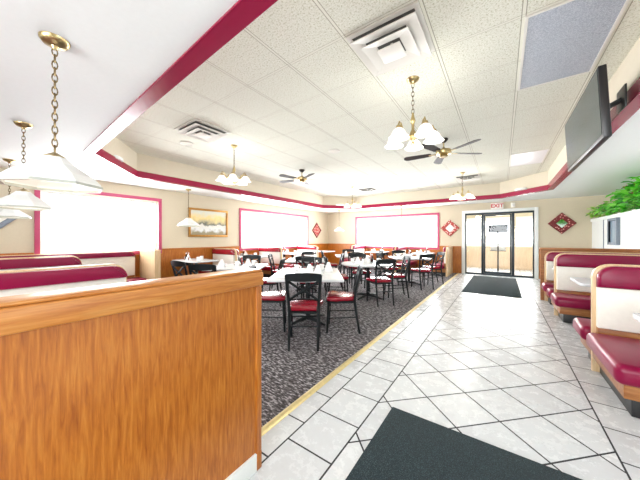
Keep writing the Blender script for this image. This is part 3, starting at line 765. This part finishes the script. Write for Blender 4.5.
def chandelier(label, x, y, links=True):
    t = thing('chandelier', label, 'chandelier', (x, y, 2.3), radians(10), 'brass chandeliers under the tray ceiling')
    top = ZC - 2.3
    MB().lathe([(.065, top), (.062, top - .012), (.03, top - .04), (.012, top - .05)], (0, 0, 0), 20).done('canopy', 'brass', t)
    chain_mb(.33, top - .045, .045, .014, .003).done('chain', 'chain', t)
    MB().lathe([(.001, -.02), (.018, -.01), (.022, .01), (.012, .03), (.03, .06), (.038, .09), (.03, .13), (.015, .16), (.015, .22), (.028, .25), (.018, .29), (.008, .34)], (0, 0, 0), 18).done('body', 'brass', t)
    for i in range(5):
        a = 2 * pi * i / 5 + .35; c, s = cos(a), sin(a)
        P = [(.02, .1), (.08, .07), (.14, .1), (.185, .19), (.205, .2), (.215, .17), (.215, .13)]
        ar = MB().tube([(r * c, r * s, z) for r, z in P], .008, 8)
        ar = ar.done('arm', 'brass', t)
        MB().lathe([(.026, .155), (.03, .135), (.028, .12)], (.215 * c, .215 * s, 0), 14).done('socket_cup', 'brass', ar)
        MB().lathe([(.026, .13), (.045, .118), (.064, .092), (.076, .062), (.09, .04), (.102, .03), (.098, .031), (.071, .062), (.058, .092), (.022, .125)], (.215 * c, .215 * s, 0), 18, close=True).done('shade', 'opal_lit', t)
    return t
chandelier('brass five-light chandelier nearest, upper centre right', -.78, 2.83)
chandelier('brass five-light chandelier above the left dining tables', -4.03, 2.97)
chandelier('brass five-light chandelier in the far left of the tray ceiling', -4.05, 7.6)
chandelier('brass five-light chandelier in the tray ceiling near the entrance', -.84, 7.6)

def fan(label, x, y, rz):
    t = thing('ceiling_fan', label, 'ceiling fan', (x, y, 2.76), rz, 'ceiling fans')
    top = ZC - 2.76
    MB().lathe([(.07, top), (.068, top - .02), (.03, top - .06), (.014, top - .065)], (0, 0, 0), 20).done('canopy', 'walnut', t)
    MB().tube([(0, 0, .06), (0, 0, top - .06)], .012).done('downrod', 'brass', t)
    MB().lathe([(.05, -.07), (.07, -.05), (.06, -.03), (.11, -.02), (.125, .01), (.12, .045), (.07, .065), (.03, .075), (.012, .1)], (0, 0, 0), 24).done('motor', 'brass', t)
    for i in range(5):
        a = 2 * pi * i / 5; R = Matrix.Rotation(a, 3, 'Z') @ Matrix.Rotation(radians(11), 3, 'X')
        out = [(.2, -.045), (.24, -.055), (.6, -.072)] + [(.60 + .072 * cos(q), .072 * sin(q)) for q in [radians(v) for v in (-60, -30, 0, 30, 60)]] + [(.6, .072), (.24, .055), (.2, .045)]
        m = MB().prism(out, -.004, .004, 'z'); bmesh.ops.transform(m.b, matrix=R.to_4x4(), verts=m.b.verts)
        bl = m.done('blade', 'walnut', t)
        m = MB().box((.09, -.02, -.01), (.24, .02, -.003), .002); bmesh.ops.transform(m.b, matrix=R.to_4x4(), verts=m.b.verts); m.done('blade_bracket', 'brass', bl)
    return t
fan('walnut-bladed ceiling fan on the right, between chandeliers', -.82, 4.85, radians(38))
fan('walnut-bladed ceiling fan on the left of the tray ceiling', -4.08, 5.0, radians(43))

# ------------------------------------------------------------------ ceiling fittings
def diffuser(label, x, y):
    t = thing('air_vent', label, 'air vent', (x, y, ZC), 0, 'square ceiling air vents')
    h = GP / 2 - .012
    m = MB().lathe([(h * 1.414, -.001), (h * 1.414, -.014), ((h - .035) * 1.414, -.016), ((h - .035) * 1.414, -.001)], (0, 0, 0), 4, Matrix.Rotation(pi / 4, 3, 'Z'), close=True)
    m.done('frame', 'vent', t, smooth=False)
    MB().box((-h + .03, -h + .03, -.006), (h - .03, h - .03, -.002)).done('duct_shade_plate', 'vent_shade', t)  # flat plate, the shade inside the duct put into its grey
    for (a, b, z0, z1) in ((.175, .272, -.052, -.030), (.10, .195, -.075, -.045)):
        MB().lathe([(a * 1.414, z1), (b * 1.414, z0), (b * 1.414, z0 - .006), ((a - .004) * 1.414, z1 - .006)][::1], (0, 0, 0), 4, Matrix.Rotation(pi / 4, 3, 'Z'), close=True).done('louvre', 'vent', t, smooth=False)
    MB().box((-.1, -.1, -.092), (.1, .1, -.082), .004).box((-.01, -.01, -.09), (.01, .01, -.005)).done('centre_plate', 'vent', t)
    return t
cxg = lambda i: GX + (i + .5) * GP
cyg = lambda j: GY + (j + .5) * GP
diffuser('large square white air vent above the nearest chandelier', cxg(-1), cyg(0))
diffuser('square air vent beside the chandelier over the left dining tables', cxg(-6), cyg(0) + .06)
diffuser('square air vent in the far left of the tray ceiling', cxg(-6), cyg(10))
diffuser('square air vent near the entrance end of the tray ceiling', cxg(-1), cyg(10) - .1)
def panel(label, x0, x1, y0, y1, mt='prismatic'):
    t = thing('light_panel', label, 'ceiling light', ((x0 + x1) / 2, (y0 + y1) / 2, ZC), 0, 'fluorescent light panels')
    a, b = (x1 - x0) / 2, (y1 - y0) / 2
    MB().box((-a, -b, -.012), (-a + .02, b, -.001)).box((a - .02, -b, -.012), (a, b, -.001)).box((-a + .02, -b, -.012), (a - .02, -b + .02, -.001)).box((-a + .02, b - .02, -.012), (a - .02, b, -.001)).done('frame', 'vent', t, smooth=False)
    MB().box((-a + .02, -b + .02, -.008), (a - .02, b - .02, -.002)).done('diffuser', mt, t, smooth=False)
panel('grey prismatic light panel above the television', GX + GP + .01, GX + 2 * GP - .01, GY + GP + .01, GY + 3 * GP - .01)
panel('pale prismatic light panel near the entrance end of the ceiling', GX + GP + .01, GX + 2 * GP - .01, GY + 7.5 * GP, GY + 9.3 * GP, 'prismatic_pale')
def speaker(label, x, y):
    t = thing('ceiling_speaker', label, 'speaker', (x, y, ZC), 0, 'round ceiling speakers')
    MB().lathe([(.11, -.001), (.11, -.012), (.095, -.016), (.092, -.010)], (0, 0, 0), 28).done('ring', 'vent', t)
    MB().lathe([(.092, -.009), (.05, -.012), (0, -.013)], (0, 0, 0), 24).done('grille', 'cream_vinyl', t)
speaker('round white ceiling speaker in the middle of the tray ceiling', -2.68, 4.28)
speaker('round white ceiling speaker beside the left square air vent', -4.62, 2.4)
# corner uplights on the tray chamfers
def uplight(label, x, y, rz):
    t = thing('corner_uplight', label, 'wall light', (x, y, ZS + .10), rz, 'white corner uplights')
    o = [(-.17, 0)] + [(.17 * cos(radians(q)), -.13 * sin(radians(q))) for q in range(180, -1, -15)][0:] + [(.17, 0)]
    o = [(.17 * cos(radians(q)), .12 * sin(radians(q))) for q in range(0, 181, 15)]
    MB().prism(o, 0, .05, 'z', .008).done('bowl', 'white_paint', t)
    MB().prism([(p * .9, q * .86 + .004) for p, q in o], .05, .058, 'z').done('diffuser', 'opal', t)
uplight('white corner uplight on the near left chamfer of the tray', -5.4 + .01, 1.55 + .01, -pi / 4)
uplight('white corner uplight on the far left chamfer of the tray', -5.45 + .01, 9.15 - .01, -3 * pi / 4)
uplight('white corner uplight on the chamfer nearest the entrance', .45 - .01, 9.15 - .01, 3 * pi / 4)

# ------------------------------------------------------------------ television
def tv():
    t = thing('television', 'black flat television tilted down from the tray edge at upper right', 'television', (.66, 3.55, 2.08))
    R = Matrix.Rotation(radians(-3), 4, 'Y')
    def fin(m, n, mt, par):
        bmesh.ops.transform(m.b, matrix=R, verts=m.b.verts); return m.done(n, mt, par)
    l = .655
    bz = MB()
    fin(bz.box((-.02, -l, 0), (.03, l, .565), .008).box((.03, -l * .8, .1), (.06, l * .8, .5), .015), 'casing', 'plastic_black', t)
    fin(MB().box((-.0225, -l + .02, .03), (-.0195, l - .02, .545)), 'screen', 'screen', t)
    MB().box((-.02, -.2, .2), (.0, .2, .5), .004).tube([(0, 0, .4), (.15, 0, .45), (.25, 0, .5)], .025, 8).box((.235, -.1, .48 - .08), (.25, .1, .6), .004).done('mount', 'plastic_black', t)
tv()

# ------------------------------------------------------------------ wall decor
def decor_diamond(label, axis, x, y, z, r, m_out, m_in, ri, rim=None):
    t = thing('diamond_plaque', label, 'wall plaque', (x, y, z), 0 if axis == 'y' else pi / 2, 'diamond wall plaques')
    d = [(0, -r), (r, 0), (0, r), (-r, 0)]; di = [(p * ri, q * ri) for p, q in d]
    m = MB(); b = m.b
    L = [[b.verts.new((p, yy, q)) for p, q in pts] for pts, yy in ((d, -.003), (d, -.03), ([(p * .93, q * .93) for p, q in d], -.042), ([(p * (ri + .06), q * (ri + .06)) for p, q in d], -.042), (di, -.03), (di, -.003))]
    for A, B in zip(L, L[1:] + L[:1]):
        for i in range(4): b.faces.new((A[i], A[(i + 1) % 4], B[(i + 1) % 4], B[i]))
    m.done('frame', m_out, t, smooth=False)
    MB().prism(di, -.022, -.006, 'y').done('centre', m_in, t, smooth=False)
    return t
decor_diamond('dark red diamond mirror plaque on the wall right of the entrance', 'y', 1.5, YB, 1.75, .33, 'woven_dark', 'mirror', .42)
decor_diamond('red and white diamond plaque between back window and entrance', 'y', -1.6, YB, 1.67, .32, 'woven_pale', 'mirror_white', .5)
decor_diamond('red diamond plaque on the left wall near the far corner', 'x', XL, 9.78, 1.66, .36, 'woven_dark', 'woven_pale', .8)
decor_diamond('grey diamond plaque on the left wall behind the pendant lamps', 'x', XL, .3, 1.66, .36, 'sign_grey', 'mirror_white', .7)
t = thing('framed_painting', 'gold-framed landscape painting on the left wall between the windows', 'painting', (XL, 4.35, 1.74), pi / 2)
fw, fh, fb = .62, .41, .06
m = MB()
for (x0, x1, z0, z1) in ((-fw, fw, fh - fb, fh), (-fw, fw, -fh, -fh + fb), (-fw, -fw + fb, -fh + fb, fh - fb), (fw - fb, fw, -fh + fb, fh - fb)):
    m.box((x0, -.045, z0), (x1, -.003, z1), .008)
m.done('frame', 'gold', t)
MB().box((-fw + fb, -.025, -fh + fb), (fw - fb, -.006, fh - fb)).done('canvas', 'painting', t, smooth=False)

# ------------------------------------------------------------------ plants in the ledge
def leaf(b, p, d, up, L, w):
    d = d.normalized(); s = d.cross(up).normalized(); u = s.cross(d).normalized()
    q = [p, p + d * L * .35 + s * w + u * .1 * L, p + d * L * .75 + s * w * .7 + u * .05 * L, p + d * L - u * .12 * L, p + d * L * .75 - s * w * .7 + u * .05 * L, p + d * L * .35 - s * w + u * .1 * L, p + d * L * .5 + u * .0]
    v = [b.verts.new(x) for x in q]
    for (i, j) in ((0, 1), (1, 2), (2, 3), (3, 4), (4, 5), (5, 0)): b.faces.new((v[i], v[j], v[6]))
def plant(label, y, h, sp, n, kind, mt, flower=None, nf=0):
    t = thing(kind, label, 'plant', (HX + .17, y, HT - .028), 0, 'plants along the ledge')
    MB().lathe([(.001, 0), (.06, 0), (.075, .09), (.08, .095), (.08, .11), (.07, .11), (.066, .09), (.001, .085)], (0, 0, 0), 16).done('pot', 'cream_vinyl', t)
    lm, sm, fm = MB(), MB(), MB()
    for i in range(n):
        a = random.uniform(0, 2 * pi); el = random.random(); r = sp * sqrt(random.random())
        z = .1 + h * (el ** .8) * (1 - .5 * (r / sp)); px, py = r * cos(a) - .08, r * sin(a)
        tip = Vector((px, py, z))
        if i % 5 == 0: sm.tube([(0, 0, .08), (px * .4, py * .4, z * .6), tuple(tip)], .004, 5)
        d = Vector((cos(a + random.uniform(-.9, .9)), sin(a + random.uniform(-.9, .9)), random.uniform(-.5, .6)))
        leaf(lm.b, tip, d, Vector((0, 0, 1)), random.uniform(.12, .22), random.uniform(.045, .07))
    f = lm.done('foliage', mt, t, smooth=False)
    sm.done('stems', 'stem', t)
    for i in range(nf):
        a = random.uniform(2.2, 4.1); r = sp * random.uniform(.6, 1.0); z = .12 + h * random.uniform(.25, .8)
        fm2 = MB(); c = Vector((r * cos(a), r * sin(a) * random.uniform(-1, 1), z))
        for q in range(6): leaf(fm2.b, c, Vector((cos(q * pi / 3) * .6 - .5, sin(q * pi / 3), .5 * cos(q * 2.1))), Vector((0, 0, 1)), .055, .022)
        fm2.done('flower', flower, t, smooth=False)
    return t
plant('tall bright green bushy plant on the ledge at the right edge', 7.35, .66, .40, 300, 'potted_plant', 'leaf', 'petal_o', 3)
plant('leafy green plant next to the tall one on the ledge', 8.25, .36, .28, 110, 'potted_plant', 'leaf', 'petal_d', 1)
plant('low green plant in the middle of the ledge', 9.1, .3, .28, 80, 'potted_plant', 'leaf', 'petal_d', 1)
plant('pale green plant with plum flowers towards the far end of the ledge', 9.8, .34, .24, 80, 'potted_plant', 'leaf2', 'petal_d', 3)
plant('pale trailing plant with pink flowers at the far end of the ledge', 10.47, .2, .13, 60, 'potted_plant', 'leaf2', 'petal', 4)
plant('broad green plant nearest the camera on the ledge', 6.35, .45, .36, 140, 'potted_plant', 'leaf')

# ------------------------------------------------------------------ light
w = bpy.data.worlds.new('daylight'); S.world = w; w.use_nodes = True
bg = w.node_tree.nodes['Background']; bg.inputs[0].default_value = (.93, .97, 1, 1); bg.inputs[1].default_value = 3.2
def area(name, loc, rot, sx, sy, p, col=(1, 1, 1)):
    l = bpy.data.lights.new(name, 'AREA'); l.shape = 'RECTANGLE'; l.size = sx; l.size_y = sy; l.energy = p; l.color = col
    o = bpy.data.objects.new(name, l); COL.objects.link(o); o.location = loc; o.rotation_euler = rot; return o
DAY = (.95, .98, 1.0)
area('daylight_left_near', (XL - .3, 1.95, 1.6), (0, -pi / 2, 0), 1.2, 2.0, 130, DAY)
area('daylight_left_far', (XL - .3, 7.3, 1.6), (0, -pi / 2, 0), 1.2, 3.5, 330, DAY)
area('daylight_back', (-3.75, YB + .3, 1.6), (-pi / 2, 0, 0), 3.4, 1.2, 300, DAY)
area('daylight_near', (-.8, YN - .3, 1.5), (pi / 2, 0, 0), 4.0, 1.7, 230, DAY)
area('fill_right', (XR + .3, 3.5, 1.6), (0, pi / 2, 0), 1.3, 5, 240, DAY)  # added fill lamp for the right side, its window is unseen
area('daylight_door', (-.1, VY + .4, 1.6), (-pi / 2, 0, 0), 3.2, 1.4, 380, DAY)
def point(name, loc, p, col=(1, .9, .74), r=.06):
    l = bpy.data.lights.new(name, 'POINT'); l.energy = p; l.color = col; l.shadow_soft_size = r
    o = bpy.data.objects.new(name, l); COL.objects.link(o); o.location = loc
for (x, y) in ((-.78, 2.83), (-4.03, 2.97), (-4.05, 7.6), (-.84, 7.6)): point('chandelier_light', (x, y, 2.2), 32, (1, .97, .91), .2)
for (x, y, z) in ((-2.27, .36, 1.62), (-4.21, .43, 1.62), (-6.32, .5, 1.62), (-6.45, 3.4, 1.6)): point('pendant_light', (x, y, z - .03), 1.5, r=.12)

# ------------------------------------------------------------------ camera
cd = bpy.data.cameras.new('camera'); cd.sensor_fit = 'HORIZONTAL'; cd.sensor_width = 36; cd.lens = 36 * FPX / 640
cd.shift_y = -2 / 640; cd.clip_start = .02
co = bpy.data.objects.new('camera', cd); COL.objects.link(co)
co.location = (0, 0, CAMH); co.rotation_euler = (pi / 2, 0, TH)
S.camera = co
S.view_settings.view_transform = 'Standard'; S.view_settings.look = 'None'; S.view_settings.gamma = 1
S.view_settings.use_curve_mapping = False; S.view_settings.exposure = 0.15
S.cycles.max_bounces = 10; S.cycles.diffuse_bounces = 6; S.cycles.glossy_bounces = 4; S.cycles.transparent_max_bounces = 12
S.cycles.sample_clamp_indirect = 6; S.cycles.use_denoising = True
S.cycles.caustics_reflective = False; S.cycles.caustics_refractive = False
